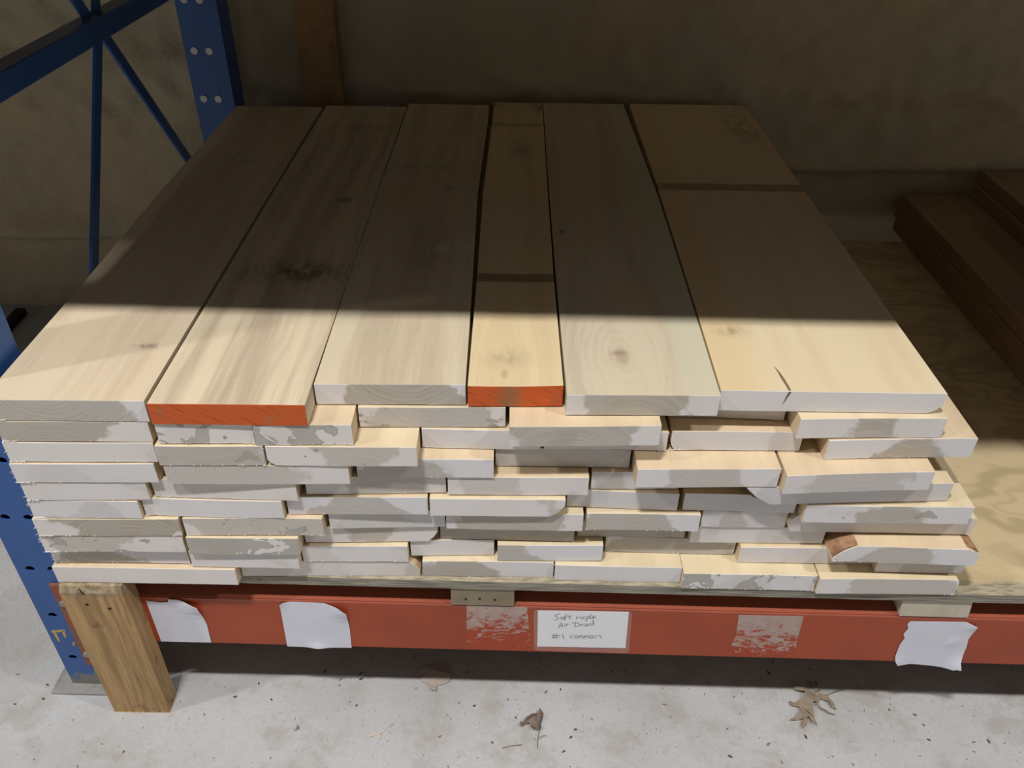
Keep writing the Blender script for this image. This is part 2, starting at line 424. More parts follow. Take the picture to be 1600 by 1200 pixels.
F.append(tuple([b0 + 3, b0 + 2] + [nz * (nx + 1) + i for i in range(nx, -1, -1)]))
F.append(tuple([b0, b0 + 1] + [i for i in range(nx, -1, -1)]))
w = link('wall_back', mesh_from('wall_back', V, F, True), M['foam']); w['kind'] = 'structure'
w['label'] = 'lumpy cream spray-foam wall behind the rack'
st = link('trim_1', bevel_box('trim_1', -0.045, 0.045, 0.0, 0.14, 0.0, 1.95, 0.002), M['stud'], None, (-0.437, 1.172, FLOOR_Z + 0.05))
st['kind'] = 'structure'; st['label'] = 'brown timber stud standing out of the foam wall'

# ------------------------------------------------------------------ the rack (its line runs about one degree off the boards)
RZ = -0.0165
def rk(x, y, z=0.0):
    c, s = math.cos(RZ), math.sin(RZ)
    return (x * c - y * s, x * s + y * c, z)

def perforated_plate(x0, x1, z0, z1, y0, y1, cols, zs, rx, rz):
    """upright face with real through-holes: strips between the hole cells, an octagonal hole in each cell"""
    V, F = [], []
    def quad(a, b, c, d): F.append((a, b, c, d))
    def vert(x, y, z): V.append((x, y, z)); return len(V) - 1
    def slab(xa, xb, za, zb):
        if xb - xa < 1e-5 or zb - za < 1e-5: return
        for y in (y0, y1): quad(vert(xa, y, za), vert(xb, y, za), vert(xb, y, zb), vert(xa, y, zb))
    cx = 0.0135; cz = 0.016
    zs = sorted(z for z in zs if z0 + cz < z < z1 - cz); cols = sorted(cols)
    zprev = z0
    for zc in zs:
        slab(x0, x1, zprev, zc - cz)
        xprev = x0
        for c in cols:
            slab(xprev, c - cx, zc - cz, zc + cz)
            sq, oc = [], []
            N = 16
            for k in range(N):
                t = 2 * math.pi * k / N
                dx, dz = math.cos(t), math.sin(t)
                m = max(abs(dx), abs(dz))
                sq.append((c + cx * dx / m, zc + cz * dz / m)); oc.append((c + rx * dx, zc + rz * dz))
            ids = {}
            for y in (y0, y1):
                ids[y] = ([vert(a, y, b) for a, b in sq], [vert(a, y, b) for a, b in oc])
                s_, o_ = ids[y]
                for k in range(N): quad(s_[k], s_[(k + 1) % N], o_[(k + 1) % N], o_[k])
            for k in range(N): quad(ids[y0][1][k], ids[y0][1][(k + 1) % N], ids[y1][1][(k + 1) % N], ids[y1][1][k])
            xprev = c + cx
        slab(xprev, x1, zc - cz, zc + cz)
        zprev = zc + cz
    slab(x0, x1, zprev, z1)
    for xa in (x0, x1): quad(vert(xa, y0, z0), vert(xa, y1, z0), vert(xa, y1, z1), vert(xa, y0, z1))
    quad(vert(x0, y0, z1), vert(x1, y0, z1), vert(x1, y1, z1), vert(x0, y1, z1))
    return mesh_from('post_face', V, F)

def post(parent, x0, x1, yf, yb, ztop, zs, open_back):
    """column: perforated face towards the aisle, two flanges and return lips"""
    t = 0.003
    cols = (x0 + 0.021, x0 + 0.053)
    p = link('post', perforated_plate(x0, x1, FLOOR_Z + 0.005, ztop, yf, yf + t, cols, zs, 0.0068, 0.0058), M['blue'], parent)
    V, F = [], []
    parts = [(x0, x0 + t, yf + t, yb), (x1 - t, x1, yf + t, yb)]
    if open_back: parts += [(x0 + t, x0 + 0.007, yb - t, yb), (x1 - 0.007, x1 - t, yb - t, yb)]
    else: parts += [(x0 + t, x1 - t, yb - t, yb)]
    for (a, b, c, d) in parts:
        v, f = box_data(a, b, c, d, FLOOR_Z + 0.005, ztop)
        F += [tuple(i + len(V) for i in q) for q in f]; V += v
    link('flange', mesh_from('flange', V, F), M['blue'], p)
    return p

def bar(name, parent, a, b, wid, thick, mat):
    """flat bar in the end frame from (y,z) a to b"""
    (y0, z0), (y1, z1) = a, b
    d = Vector((0, y1 - y0, z1 - z0)); L = d.length; d.normalize()
    nrm = Vector((0, -d.z, d.y))
    V = []
    for s in (0, L):
        for sx in (-thick / 2, thick / 2):
            for sn in (-wid / 2, wid / 2):
                V.append(tuple(Vector((0, y0, z0)) + d * s + nrm * sn + Vector((sx, 0, 0))))
    F = [(0, 1, 3, 2), (4, 6, 7, 5), (0, 2, 6, 4), (1, 5, 7, 3), (0, 4, 5, 1), (2, 3, 7, 6)]
    return link(name, mesh_from(name, V, F), mat, parent)

up = empty('rack_upright', rk(0, 0, 0), RZ)
tag(up, 'blue perforated steel rack end frame with crossed braces, left of the stack', 'rack')
fz = [-0.2265 + 0.1045 * k for k in range(16)]
front_post = post(up, -0.703, -0.6235, 0.0085, 0.082, 1.45, fz, False)
rz_ = [0.333 + 0.1015 * k for k in range(-6, 11)]
rear_post = post(up, -0.7135, -0.627, 1.049, 1.118, 1.45, rz_, True)
for z in rz_[4:11]:
    for c in (0.021, 0.053):
        V, F = tube_data([(-0.7135 + c, 1.051, z), (-0.7135 + c, 1.0465, z)], 0.0078, 10)
        link('bolt', mesh_from('bolt', V, F), M['bolt'], rear_post)
for i, (yc, x0) in enumerate(((0.0, -0.703), (1.055, -0.7135))):
    link('base_plate', bevel_box('base_plate', x0 - 0.028, x0 + 0.100, yc - 0.010, yc + 0.09, FLOOR_Z + 0.0005, FLOOR_Z + 0.005, 0.0008), M['grey_steel'], up)
hb = link('horizontal_brace', bevel_box('horizontal_brace', -0.692, -0.658, 0.082, 1.05, 0.566, 0.600, 0.002), M['blue'], up)
for (a, b) in (((0.605, 0.572), (0.084, -0.160)), ((0.62, 0.572), (1.048, 0.004))):
    q = bar('diagonal_brace', up, a, b, 0.021, 0.005, M['blue']); q.location.x = -0.672
for (a, b) in (((0.605, 0.594), (0.357, 0.930)), ((0.63, 0.594), (0.829, 0.930))):
    q = bar('diagonal_brace', up, a, b, 0.021, 0.005, M['blue']); q.location.x = -0.680
# yellow paint rubbed onto the front post
def decal(name, polys, y, mat, parent, thick=0.0003):
    V, F = [], []
    for poly in polys:
        b = len(V); n = len(poly)
        V += [(x, y, z) for x, z in poly] + [(x, y - thick, z) for x, z in poly]
        F.append(tuple(range(b, b + n))); F.append(tuple(range(b + n, b + 2 * n)))
        for k in range(n): F.append((b + k, b + (k + 1) % n, b + n + (k + 1) % n, b + n + k))
    return link(name, mesh_from(name, V, F), mat, parent)
pm = decal('paint_mark', [[(-0.696, -0.160), (-0.674, -0.156), (-0.674, -0.161), (-0.696, -0.165)],
                          [(-0.6945, -0.165), (-0.6895, -0.164), (-0.690, -0.186), (-0.693, -0.187)],
                          [(-0.680, -0.160), (-0.675, -0.159), (-0.677, -0.176), (-0.680, -0.176)],
                          [(-0.672, -0.189), (-0.667, -0.186), (-0.670, -0.196), (-0.673, -0.195)]], 0.0085, M['yellow'], front_post)
pm['label'] = 'worn yellow paint marks'

# step beam carrying the shelf
def beam(x0, x1, zt, zb, yf, depth, parent_name, label, with_conn=True, fwd=0.0):
    e = empty(parent_name, (0, fwd, 0), RZ + (0.008 if fwd else 0))
    V, F = [], []
    prof = [(yf, zb), (yf, zt), (yf + depth, zt), (yf + depth, zb)]
    me = bevel_box('beam_body', x0, x1, yf, yf + depth, zb, zt, 0.0022, 2)
    link('beam_body', me, M['beam'], e)
    tag(e, label, 'beam')
    if with_conn:
        c = link('end_connector', bevel_box('end_connector', -0.662, x0 + 0.002, 0.0035, 0.0083, zb - 0.075, zt + 0.01, 0.0008), M['connector'], e)
        for z in (zt - 0.03, zb - 0.045):
            V, F = tube_data([(-0.652, 0.0035, z), (-0.652, 0.0002, z)], 0.0055, 8)
            link('rivet', mesh_from('rivet', V, F), M['grey_steel'], c)
    return e
BF = -0.004
low_beam = beam(-0.612, 2.05, -0.056, -0.164, BF, 0.045, 'rack_beam', 'scuffed orange steel rack beam running beneath the lumber stack')
r1 = decal('tape_residue', [[(-0.051, -0.0575), (0.037, -0.0575), (0.046, -0.1615), (-0.053, -0.1605)]], BF, M['residue'], low_beam)
r1['clear_height'] = 0.105
r2 = decal('tape_residue', [[(0.346, -0.063), (0.440, -0.062), (0.442, -0.105), (0.447, -0.1615), (0.345, -0.159), (0.350, -0.110)]], BF, M['residue'], low_beam)
r2['clear_height'] = 0.125
for q in (r1, r2): q['label'] = 'whitish tape residue'
hi_beam = beam(-0.612, 2.05, 0.935, 0.827, BF, 0.045, 'rack_beam', 'orange steel rack beam of the upper shelf, overhead out of view', True, -0.016)
hb2 = beam(-2.75, -0.705, 0.935, 0.827, BF, 0.045, 'rack_beam', 'orange steel rack beam of the neighbouring bay, overhead out of view', False, -0.016)
def deck(name, x0, x1, y0, y1, z0, z1, label, face='ply'):
    me = bevel_box(name, x0, x1, y0, y1, z0, z1, 0.0008)
    ob = link(name, me, M[face], None, rk(0, 0, 0)); ob.rotation_euler = (0, 0, RZ)
    me.materials.append(M['ply_edge'])
    for p in me.polygons:
        if abs(p.normal.z) < 0.5: p.material_index = 1
    return tag(ob, label, 'plywood')
deck('plywood_deck', -0.500, 2.04, -0.0075, 1.108, -0.018, -0.0002, 'weathered plywood shelf deck under the stack of maple boards')
deck('plywood_deck', -0.612, 2.04, 0.000, 1.16, 0.9355, 0.954, 'plywood deck of the upper shelf, overhead out of view', 'dark_ply')
link('light_leak_blocker', bevel_box('light_leak_blocker', -0.7155, -0.6135, 0.092, 1.040, 0.9355, 0.954, 0.0008), M['dark_ply'], up)  # unseen panel added to stop light leaking through the gap between upper decks
deck('plywood_deck', -2.75, -0.717, 0.000, 1.16, 0.9355, 0.954, 'plywood deck of the neighbouring upper shelf, overhead out of view', 'dark_ply')

def spacer(x0, x1, yf, mat, label, z0=-0.056, z1=-0.0182, taper=0.0, nails=()):
    me = bevel_box('spacer_block', x0, x1, yf, 1.06, z0, z1, 0.0012)
    for v in me.vertices:
        if v.co.z < (z0 + z1) / 2: v.co.x += taper
    ob = link('spacer_block', me, mat); ob.rotation_euler = (0, 0, RZ)
    for (nx_, nz_) in nails:
        V, F = tube_data([(nx_, yf + 0.001, nz_), (nx_, yf - 0.0008, nz_)], 0.0018, 8)
        link('nail_head', mesh_from('nail_head', V, F), M['near_black'], ob)
    return tag(ob, label, 'timber')
spacer(-0.0735, 0.0180, -0.0055, M['spacer_dark'], 'grimy brown timber spacer between plywood and beam, left of the handwritten sign', nails=((-0.010, -0.041), (-0.032, -0.040), (-0.052, -0.041)))
spacer(0.572, 0.672, -0.0045, M['spacer_pale'], 'pale timber spacer between plywood and beam, above the torn paper', taper=0.005)

# ------------------------------------------------------------------ upright prop
pt = empty('timber_prop', (-0.5735, -0.0105, FLOOR_Z))
tag(pt, 'short weathered pine prop standing on the floor under the stack corner', 'timber')
V, F = [], []
secs = [(0.0, 0, 0), (0.0015, 0.0008, 0), (0.12, 0, 0), (0.24, 0, 0), (0.290, 0.0004, 0.0), (0.3005, 0.0016, 0.003)]
for z, ins, sh in secs:
    bulge = 0.0
    for (x, y) in ((-0.0445, -0.0175), (0.0445, -0.0175), (0.0445, 0.0165), (-0.0445, 0.0165)):
        V.append((x - math.copysign(ins, x), y - math.copysign(ins, y) + (sh if y < 0 else 0), z))
for s in range(len(secs) - 1):
    for k in range(4):
        F.append((s * 4 + k, s * 4 + (k + 1) % 4, s * 4 + 4 + (k + 1) % 4, s * 4 + 4 + k))
F.append((0, 1, 2, 3)); F.append(tuple(len(V) - 4 + k for k in range(4)))
def prop_wood():
    n = NT('weathered_pine_prop')
    x, y, z = n.sep(n.obj)[:3]
    wob = n.math('MULTIPLY', n.math('SUBTRACT', n.noise(n.mapv(n.obj, (14, 14, 7)), 1.0, 3), 0.5), 0.02)
    g = n.noise(n.comb(n.math('ADD', x, wob), y, n.math('MULTIPLY', z, 0.06)), 95, 4, 0.6)
    fine = n.noise(n.comb(x, y, n.math('MULTIPLY', z, 0.04)), 500, 2)
    col = n.mix(n.step(g, 0.36, 0.68), (0.53, 0.345, 0.165), (0.33, 0.205, 0.095))
    col = n.mix(n.math('MULTIPLY', n.step(fine, 0.4, 0.7), 0.4), col, (0.28, 0.19, 0.10))
    blot = n.noise(n.mapv(n.obj, (42, 42, 14), (1.2, 0, 0.35)), 1.0, 4, 0.6, 0.6)
    col = n.mix(n.math('MULTIPLY', n.step(blot, 0.57, 0.68), 0.6), col, (0.13, 0.095, 0.058))
    top = n.step(n.math('ADD', z, n.math('MULTIPLY', n.noise(n.obj, 60, 3), 0.02)), 0.288, 0.302)
    col = n.mix(n.math('MULTIPLY', top, 0.7), col, n.mix(n.step(n.noise(n.obj, 90, 3), 0.4, 0.6), (0.36, 0.31, 0.23), (0.17, 0.14, 0.10)))
    n.bump(n.math('ADD', g, fine), 0.5, 0.001)
    return n.done(col, 0.75, 0, 0.25)
M['prop'] = prop_wood()
body = link('prop_body', mesh_from('prop_body', V, F), M['prop'], pt)
for (x, z) in ((-0.012, 0.266), (0.018, 0.258)):
    V, F = tube_data([(x, -0.0165, z), (x, -0.0178, z)], 0.0024, 8)
    link('nail_hole', mesh_from('nail_hole', V, F), M['near_black'], body)
V, F = tube_data([(-0.0135, -0.0172, 0.300), (-0.012, -0.0176, 0.293), (-0.0095, -0.0176, 0.288)], 0.0008, 5)
link('split', mesh_from('split', V, F), M['near_black'], body)

# ------------------------------------------------------------------ the maple stack
PITCH, THICK = 0.032, 0.0303
def profile(w, t, cup, cham, seg=10):
    """closed outline of a board end, x 0..w, z 0..t, cupped, with waney corners"""
    c = lambda x: cup * (1 - (2 * x / w - 1) ** 2) + max(0.0, -cup)
    pts = []
    def corner(key, x, z, sx, sz, first):
        if key in cham:
            dx, dz = cham[key]
            a, b = (x + sx * dx, z), (x, z + sz * dz)
            m = (x + sx * dx * 0.44, z + sz * dz * 0.44)
            return [b, m, a] if first else [a, m, b]
        return [(x, z)]
    L = cham.get('BL', (0, 0))[0]; R = cham.get('BR', (0, 0))[0]
    pts += corner('BL', 0, 0, 1, 1, True)
    pts += [(L + (w - L - R) * k / seg, 0) for k in range(1, seg)]
    pts += corner('BR', w, 0, -1, 1, False)
    L = cham.get('TL', (0, 0))[0]; R = cham.get('TR', (0, 0))[0]
    pts += corner('TR', w, t, -1, -1, True)
    pts += [(w - R - (w - L - R) * k / seg, t) for k in range(1, seg)]
    pts += corner('TL', 0, t, 1, -1, False)
    return [(x, z + c(x)) for x, z in pts]

def build_board(x0, x1, yl, yr, zb, back, cup, cham, mat, end_mat, rough, sides=None):
    """one board: sawn body plus a sealed end; origin at the middle of its lower front edge"""
    w = x1 - x0; xc = (x0 + x1) / 2; yc = (yl + yr) / 2
    rng = random.Random(int((x0 + 3) * 7919 + zb * 100003))
    prof = profile(w, THICK, cup, cham)
    prof = [(x, z + rng.uniform(-rough, rough) * (1 if 0 < i < len(prof) // 2 else 0.3)) for i, (x, z) in enumerate(prof)]
    np_ = len(prof)
    if sides is None: sides = [(0.0, x0, x1), (back, x0, x1)]
    V, F = [], []
    for s, (y, a, b) in enumerate(sides):
        for (px, pz) in prof:
            u = px / w
            yy = (yl + (yr - yl) * u) if s == 0 else y
            V.append((a + (b - a) * u - xc, yy - yc, pz))
    for s in range(len(sides) - 1):
        for k in range(np_):
            F.append((s * np_ + k, s * np_ + (k + 1) % np_, (s + 1) * np_ + (k + 1) % np_, (s + 1) * np_ + k))
    F.append(tuple(range(np_))); F.append(tuple(range(len(V) - np_, len(V))))
    b = link('maple_board', mesh_from('maple_board', V, F), mat, None, (xc, yc, zb))
    V, F, UV = [], [], []
    for off in (0.0, -0.0008):
        for (px, pz) in prof:
            u = px / w
            V.append((x0 + px - xc, yl + (yr - yl) * u - yc + off, pz)); UV.append((u, pz / THICK))
    F = [tuple(range(np_, 2 * np_))] + [(k, (k + 1) % np_, np_ + (k + 1) % np_, np_ + k) for k in range(np_)]
    me = mesh_from('end_seal', V, F)
    uvl = me.uv_layers.new(name='end')
    for lp in me.loops: uvl.data[lp.index].uv = UV[lp.vertex_index]
    e = link('end_seal', me, end_mat, b)
    e['board_width'] = w
    return b, e, prof, rng

def below_front(row, x):
    if row in (7, 8): return -1.0
    if row == 10: return -0.0075 - 0.0165 * x if x > -0.5 else 1.0
    ys = [min(q[3], q[4]) for q in BOARDS if q[0] == row + 1 and q[1] - 0.005 < x < q[2] + 0.005]
    return min(ys) if ys else 1.0

def splinters(b, w, yl, yr, rng, count, left, row):
    """torn fibres left by the saw along the lower edge or the left arris"""
    V, F = [], []
    for k in range(count):
        if rng.random() < (0.88 if left and b.location.x < -0.45 else 0.55): u = rng.random() ** 2 * 0.10 if left else 1 - rng.random() ** 2 * 0.1
        else: u = rng.random()
        x = -w / 2 + w * u; y = (yl + (yr - yl) * u) - (yl + yr) / 2 - 0.0004
        z = rng.choice((0.0003, 0.0003, rng.uniform(0, THICK))) if u < 0.01 or u > 0.99 else 0.0004
        L = rng.uniform(0.0014, 0.0048 if left and b.location.x < -0.45 else 0.0036); a = rng.uniform(-0.9, 0.9)
        dx, dz = math.sin(a) * L, -abs(math.cos(a)) * L * 0.8
        if below_front(row, b.location.x + x) < b.location.y + y + 0.002: dz = 0.0002; y -= 0.0012
        if z > 0.001: dx, dz = (-L if left else L), max(rng.uniform(-0.4, 0.2) * L, 0.0003 - z)
        g = 0.00042; n = len(V)
        V += [(x - g, y, z + 0.0006), (x + g, y, z + 0.0006), (x, y + 0.0008, z + 0.0008), (x + dx, y - 0.0005, z + dz)]
        F += [(n, n + 1, n + 3), (n + 1, n + 2, n + 3), (n + 2, n, n + 3), (n, n + 2, n + 1)]
    s = link('splinters', mesh_from('splinters', V, F), M['splinter'], b)
    s['kind'] = 'stuff'
M['chip_brown'] = plain('dark_split_wood', (0.20, 0.14, 0.09), 0.85, 0, 0.2)
M['splinter'] = plain('torn_white_fibres', (0.74, 0.69, 0.60), 0.7)

# layer from the top, x left, x right, front y at left and right, heart centre, heart half width, heart strength, damp stain
BOARDS = [
    (1, -0.595, -0.426, -0.016, -0.014, 0.4, 0.52, 0.8, 0.15),
    (1, -0.419, -0.235, -0.019, -0.017, 0, 0, 0, 0),
    (1, -0.232, -0.049, 0.025, 0.028, 0.6, 0.42, 0.9, 0),
    (1, -0.045, 0.071, 0.024, 0.028, 0, 0, 0, 0),
    (1, 0.076, 0.262, 0.011, 0.014, 0.45, 0.36, 0.85, 0.1),
    (1, 0.267, 0.541, 0.025, 0.025, 0, 0, 0, 0),
    (2, -0.608, -0.427, -0.017, -0.014, 0.33, 0.42, 0.9, 0),
    (2, -0.418, -0.303, -0.017, -0.014, 0.3, 0.2, 0.2, 0.62),
    (2, -0.301, -0.184, -0.017, -0.013, 0.3, 0.2, 0.2, 0.6),
    (2, -0.181, 0.001, 0.021, 0.025, 0.5, 0.42, 0.7, 0.3),
    (2, 0.006, 0.190, -0.013, -0.006, 0.4, 0.42, 0.8, 0.15),
    (2, 0.210, 0.358, 0.052, 0.047, 0, 0, 0, 0),
    (2, 0.364, 0.548, 0.011, 0.017, 0.5, 0.17, 0.8, 0),
    (3, -0.609, -0.428, -0.018, -0.015, 0, 0, 0, 0),
    (3, -0.424, -0.294, -0.021, -0.018, 0.5, 0.55, 0.75, 0.3),
    (3, -0.291, -0.107, -0.018, -0.016, 0.58, 0.25, 0.6, 0.25),
    (3, -0.104, 0.046, 0.020, 0.019, 0, 0, 0, 0),
    (3, 0.051, 0.207, 0.021, 0.021, 0, 0, 0, 0),
    (3, 0.212, 0.379, 0.023, 0.025, 0, 0, 0, 0.1),
    (3, 0.406, 0.597, 0.009, 0.018, 0.58, 0.19, 0.85, 0),
    (4, -0.610, -0.434, -0.021, -0.017, 0.3, 0.2, 0.15, 0),
    (4, -0.421, -0.194, -0.020, -0.015, 0.3, 0.45, 0.55, 0.1),
    (4, -0.186, -0.013, -0.003, -0.000, 0.35, 0.3, 0.7, 0.1),
    (4, -0.011, 0.163, 0.023, 0.023, 0.5, 0.6, 0.5, 0),
    (4, 0.167, 0.348, -0.014, -0.009, 0.5, 0.28, 0.6, 0),
    (4, 0.352, 0.542, -0.022, -0.010, 0.5, 0.35, 0.5, 0.1),
    (5, -0.608, -0.453, -0.020, -0.016, 0, 0, 0, 0),
    (5, -0.448, -0.264, -0.010, -0.014, 0, 0, 0, 0),
    (5, -0.255, -0.075, -0.002, 0.005, 0.6, 0.3, 0.6, 0),
    (5, -0.072, 0.110, 0.001, 0.004, 0.3, 0.22, 0.45, 0),
    (5, 0.115, 0.229, 0.016, 0.018, 0.2, 0.2, 0.5, 0),
    (5, 0.311, 0.582, -0.010, 0.004, 0, 0, 0, 0.1),
    (6, -0.610, -0.470, -0.019, -0.018, 0.6, 0.2, 0.3, 0),
    (6, -0.467, -0.286, -0.012, -0.015, 0, 0, 0, 0),
    (6, -0.282, -0.099, -0.006, -0.003, 0.5, 0.26, 0.7, 0),
    (6, -0.096, 0.081, -0.005, -0.004, 0.9, 0.05, 0.5, 0),
    (6, 0.085, 0.232, 0.016, 0.010, 0, 0, 0, 0),
    (6, 0.240, 0.389, 0.012, 0.009, 0, 0, 0, 0),
    (6, 0.395, 0.615, -0.008, -0.007, 0.55, 0.2, 0.8, 0.3),
    (7, -0.613, -0.425, -0.021, -0.018, 0.62, 0.42, 1, 0),
    (7, -0.420, -0.238, -0.016, -0.013, 0.6, 0.6, 0.6, 0.3),
    (7, -0.232, -0.078, -0.001, 0.006, 0.4, 0.3, 0.3, 0),
    (7, -0.076, 0.107, 0.002, 0.001, 0.45, 0.4, 0.8, 0),
    (7, 0.112, 0.264, 0.004, 0.004, 0.35, 0.4, 0.75, 0),
    (7, 0.269, 0.384, 0.012, 0.013, 0.4, 0.14, 0.5, 0),
    (7, 0.385, 0.635, 0.006, 0.005, 0, 0, 0, 0),
    (8, -0.615, -0.427, -0.020, -0.017, 0.3, 0.3, 0.6, 0.45),
    (8, -0.421, -0.273, -0.020, -0.019, 0.3, 0.2, 0.3, 0.65),
    (8, -0.270, -0.089, 0.003, 0.009, 0.5, 0.18, 0.7, 0),
    (8, -0.086, 0.098, 0.015, 0.012, 0.4, 0.6, 0.9, 0),
    (8, 0.104, 0.253, 0.022, 0.022, 0.5, 0.6, 0.8, 0),
    (8, 0.259, 0.444, 0.014, 0.015, 0, 0, 0, 0),
    (8, 0.448, 0.640, -0.017, -0.022, 0.45, 0.25, 0.7, 0.25),
    (9, -0.617, -0.431, -0.010, -0.009, 0.33, 0.25, 0.8, 0),
    (9, -0.426, -0.279, -0.014, -0.015, 0, 0, 0, 0),
    (9, -0.276, -0.131, -0.002, -0.000, 0, 0, 0, 0),
    (9, -0.128, -0.012, 0.011, 0.014, 0, 0, 0, 0),
    (9, -0.007, 0.139, 0.004, 0.006, 0.12, 0.22, 0.75, 0),
    (9, 0.145, 0.327, 0.024, 0.021, 0.5, 0.5, 0.7, 0.2),
    (9, 0.330, 0.518, 0.007, 0.007, 0.5, 0.15, 0.2, 0),
    (9, 0.518, 0.640, -0.007, -0.008, 0.6, 0.3, 0.5, 0.2),
    (10, -0.619, -0.368, -0.017, -0.018, 0, 0, 0, 0),
    (10, -0.366, -0.116, -0.002, 0.002, 0, 0, 0, 0),
    (10, -0.112, 0.072, 0.002, 0.003, 0.25, 0.27, 0.9, 0),
    (10, 0.074, 0.251, -0.002, -0.004, 0, 0, 0, 0),
    (10, 0.252, 0.438, -0.014, -0.015, 0.5, 0.2, 0.2, 0.5),
    (10, 0.440, 0.635, -0.020, -0.019, 0.6, 0.38, 0.6, 0.15),
]
CHAM = {(1, 6): {'BR': (0.016, 0.012)}, (3, 3): {'BL': (0.009, 0.009)}, (3, 6): {'BL': (0.006, 0.012)},
        (5, 6): {'BL': (0.036, 0.0295)}, (6, 4): {'BR': (0.020, 0.020)}, (6, 6): {'TR': (0.02, 0.012)},
        (7, 7): {'TL': (0.010, 0.013), 'BL': (0.006, 0.010)}, (8, 3): {'BR': (0.014, 0.018)},
        (8, 7): {'TL': (0.028, 0.024), 'TR': (0.017, 0.010)}, (10, 2): {'TR': (0.016, 0.020)}, (10, 6): {'TR': (0.003, 0.006)}}
TOPS = {
 1: dict(pale=(0.67, 0.555, 0.395), dark=(0.50, 0.39, 0.265), streak=0.55, seed=11.0, fine=1.2,
         knots=(), blobs=((0.055, 0.116, 0.012, 0.006, 0.9), (0.07, 0.116, 0.006, 0.005, 0.8), (0.02, 0.75, 0.02, 0.01, 0.4))),
 2: dict(pale=(0.69, 0.59, 0.415), dark=(0.43, 0.345, 0.25), streak=0.85, seed=12.4, fine=1.0,
         blobs=((0.012, 0.322, 0.075, 0.035, 1.0), (0.043, 0.583, 0.014, 0.010, 0.9), (0.02, 0.95, 0.05, 0.02, 0.5))),
 3: dict(pale=(0.64, 0.55, 0.395), dark=(0.45, 0.37, 0.26), streak=0.75, seed=13.9, fine=1.2,
         blobs=((0.050, 0.596, 0.02, 0.012, 0.7), (-0.02, 0.70, 0.06, 0.015, 0.4), (0.03, 0.36, 0.04, 0.09, 0.35))),
 4: dict(pale=(0.74, 0.60, 0.365), dark=(0.60, 0.45, 0.255), streak=0.5, seed=15.2, fine=1.2, knots=((-0.014, 0.026, 0.012),),
         bands=((0.258, 0.283, 0.75), (0.93, 0.955, 0.35)), blobs=((-0.012, 0.060, 0.022, 0.020, 0.45), (-0.055, 1.075, 0.02, 0.05, 1.0), (0.055, 1.075, 0.02, 0.05, 1.0), (0.012, 0.80, 0.02, 0.06, 0.5))),
 5: dict(pale=(0.62, 0.54, 0.395), dark=(0.45, 0.375, 0.27), streak=0.6, seed=17.7, fine=1.1, knots=((-0.018, 0.083, 0.026),),
         edge=(0.045, 0.060, (0.58, 0.55, 0.40), 0.7), blobs=((-0.079, 0.443, 0.006, 0.008, 1.0), (-0.022, 0.09, 0.012, 0.006, 0.5))),
 6: dict(pale=(0.74, 0.62, 0.415), dark=(0.63, 0.50, 0.31), streak=0.4, seed=19.1, fine=0.9, knots=(),
         edge=(-0.06, -0.10, (0.70, 0.535, 0.30), 0.7), bands=((0.610, 0.642, 0.6),),
         blobs=((-0.098, 0.135, 0.02, 0.012, 0.5), (0.10, 0.95, 0.04, 0.12, 0.5))),
}
SIDES = {  # long-edge wander of the top boards: (y, x left, x right)
 1: [(0, -0.612, -0.4235), (0.05, -0.612, -0.4235), (0.25, -0.610, -0.422), (0.60, -0.612, -0.420), (1.062, -0.606, -0.4165)],
 2: [(0, -0.4185, -0.2345), (0.25, -0.417, -0.2335), (0.60, -0.415, -0.2325), (1.075, -0.4085, -0.2305)],
 3: [(0, -0.232, -0.0485), (0.30, -0.2325, -0.0505), (0.61, -0.2315, -0.0545), (1.0, -0.2275, -0.046), (1.098, -0.2275, -0.046)],
 4: [(0, -0.0455, 0.071), (0.30, -0.0440, 0.0695), (0.61, -0.0445, 0.071), (1.0, -0.036, 0.0738), (1.118, -0.036, 0.0745)],
 5: [(0, 0.0745, 0.2605), (0.30, 0.073, 0.2645), (0.61, 0.0735, 0.2675), (1.122, 0.0765, 0.2605)],
 6: [(0, 0.2630, 0.5400), (0.20, 0.2665, 0.5390), (0.68, 0.2735, 0.5400), (1.10, 0.2745, 0.5425), (1.128, 0.2755, 0.537)],
}
ORD = ['', 'first', 'second', 'third', 'fourth', 'fifth', 'sixth', 'seventh', 'eighth', 'ninth', 'tenth']
counts = {}
for r in BOARDS: counts[r[0]] = counts.get(r[0], 0) + 1
seen = {}
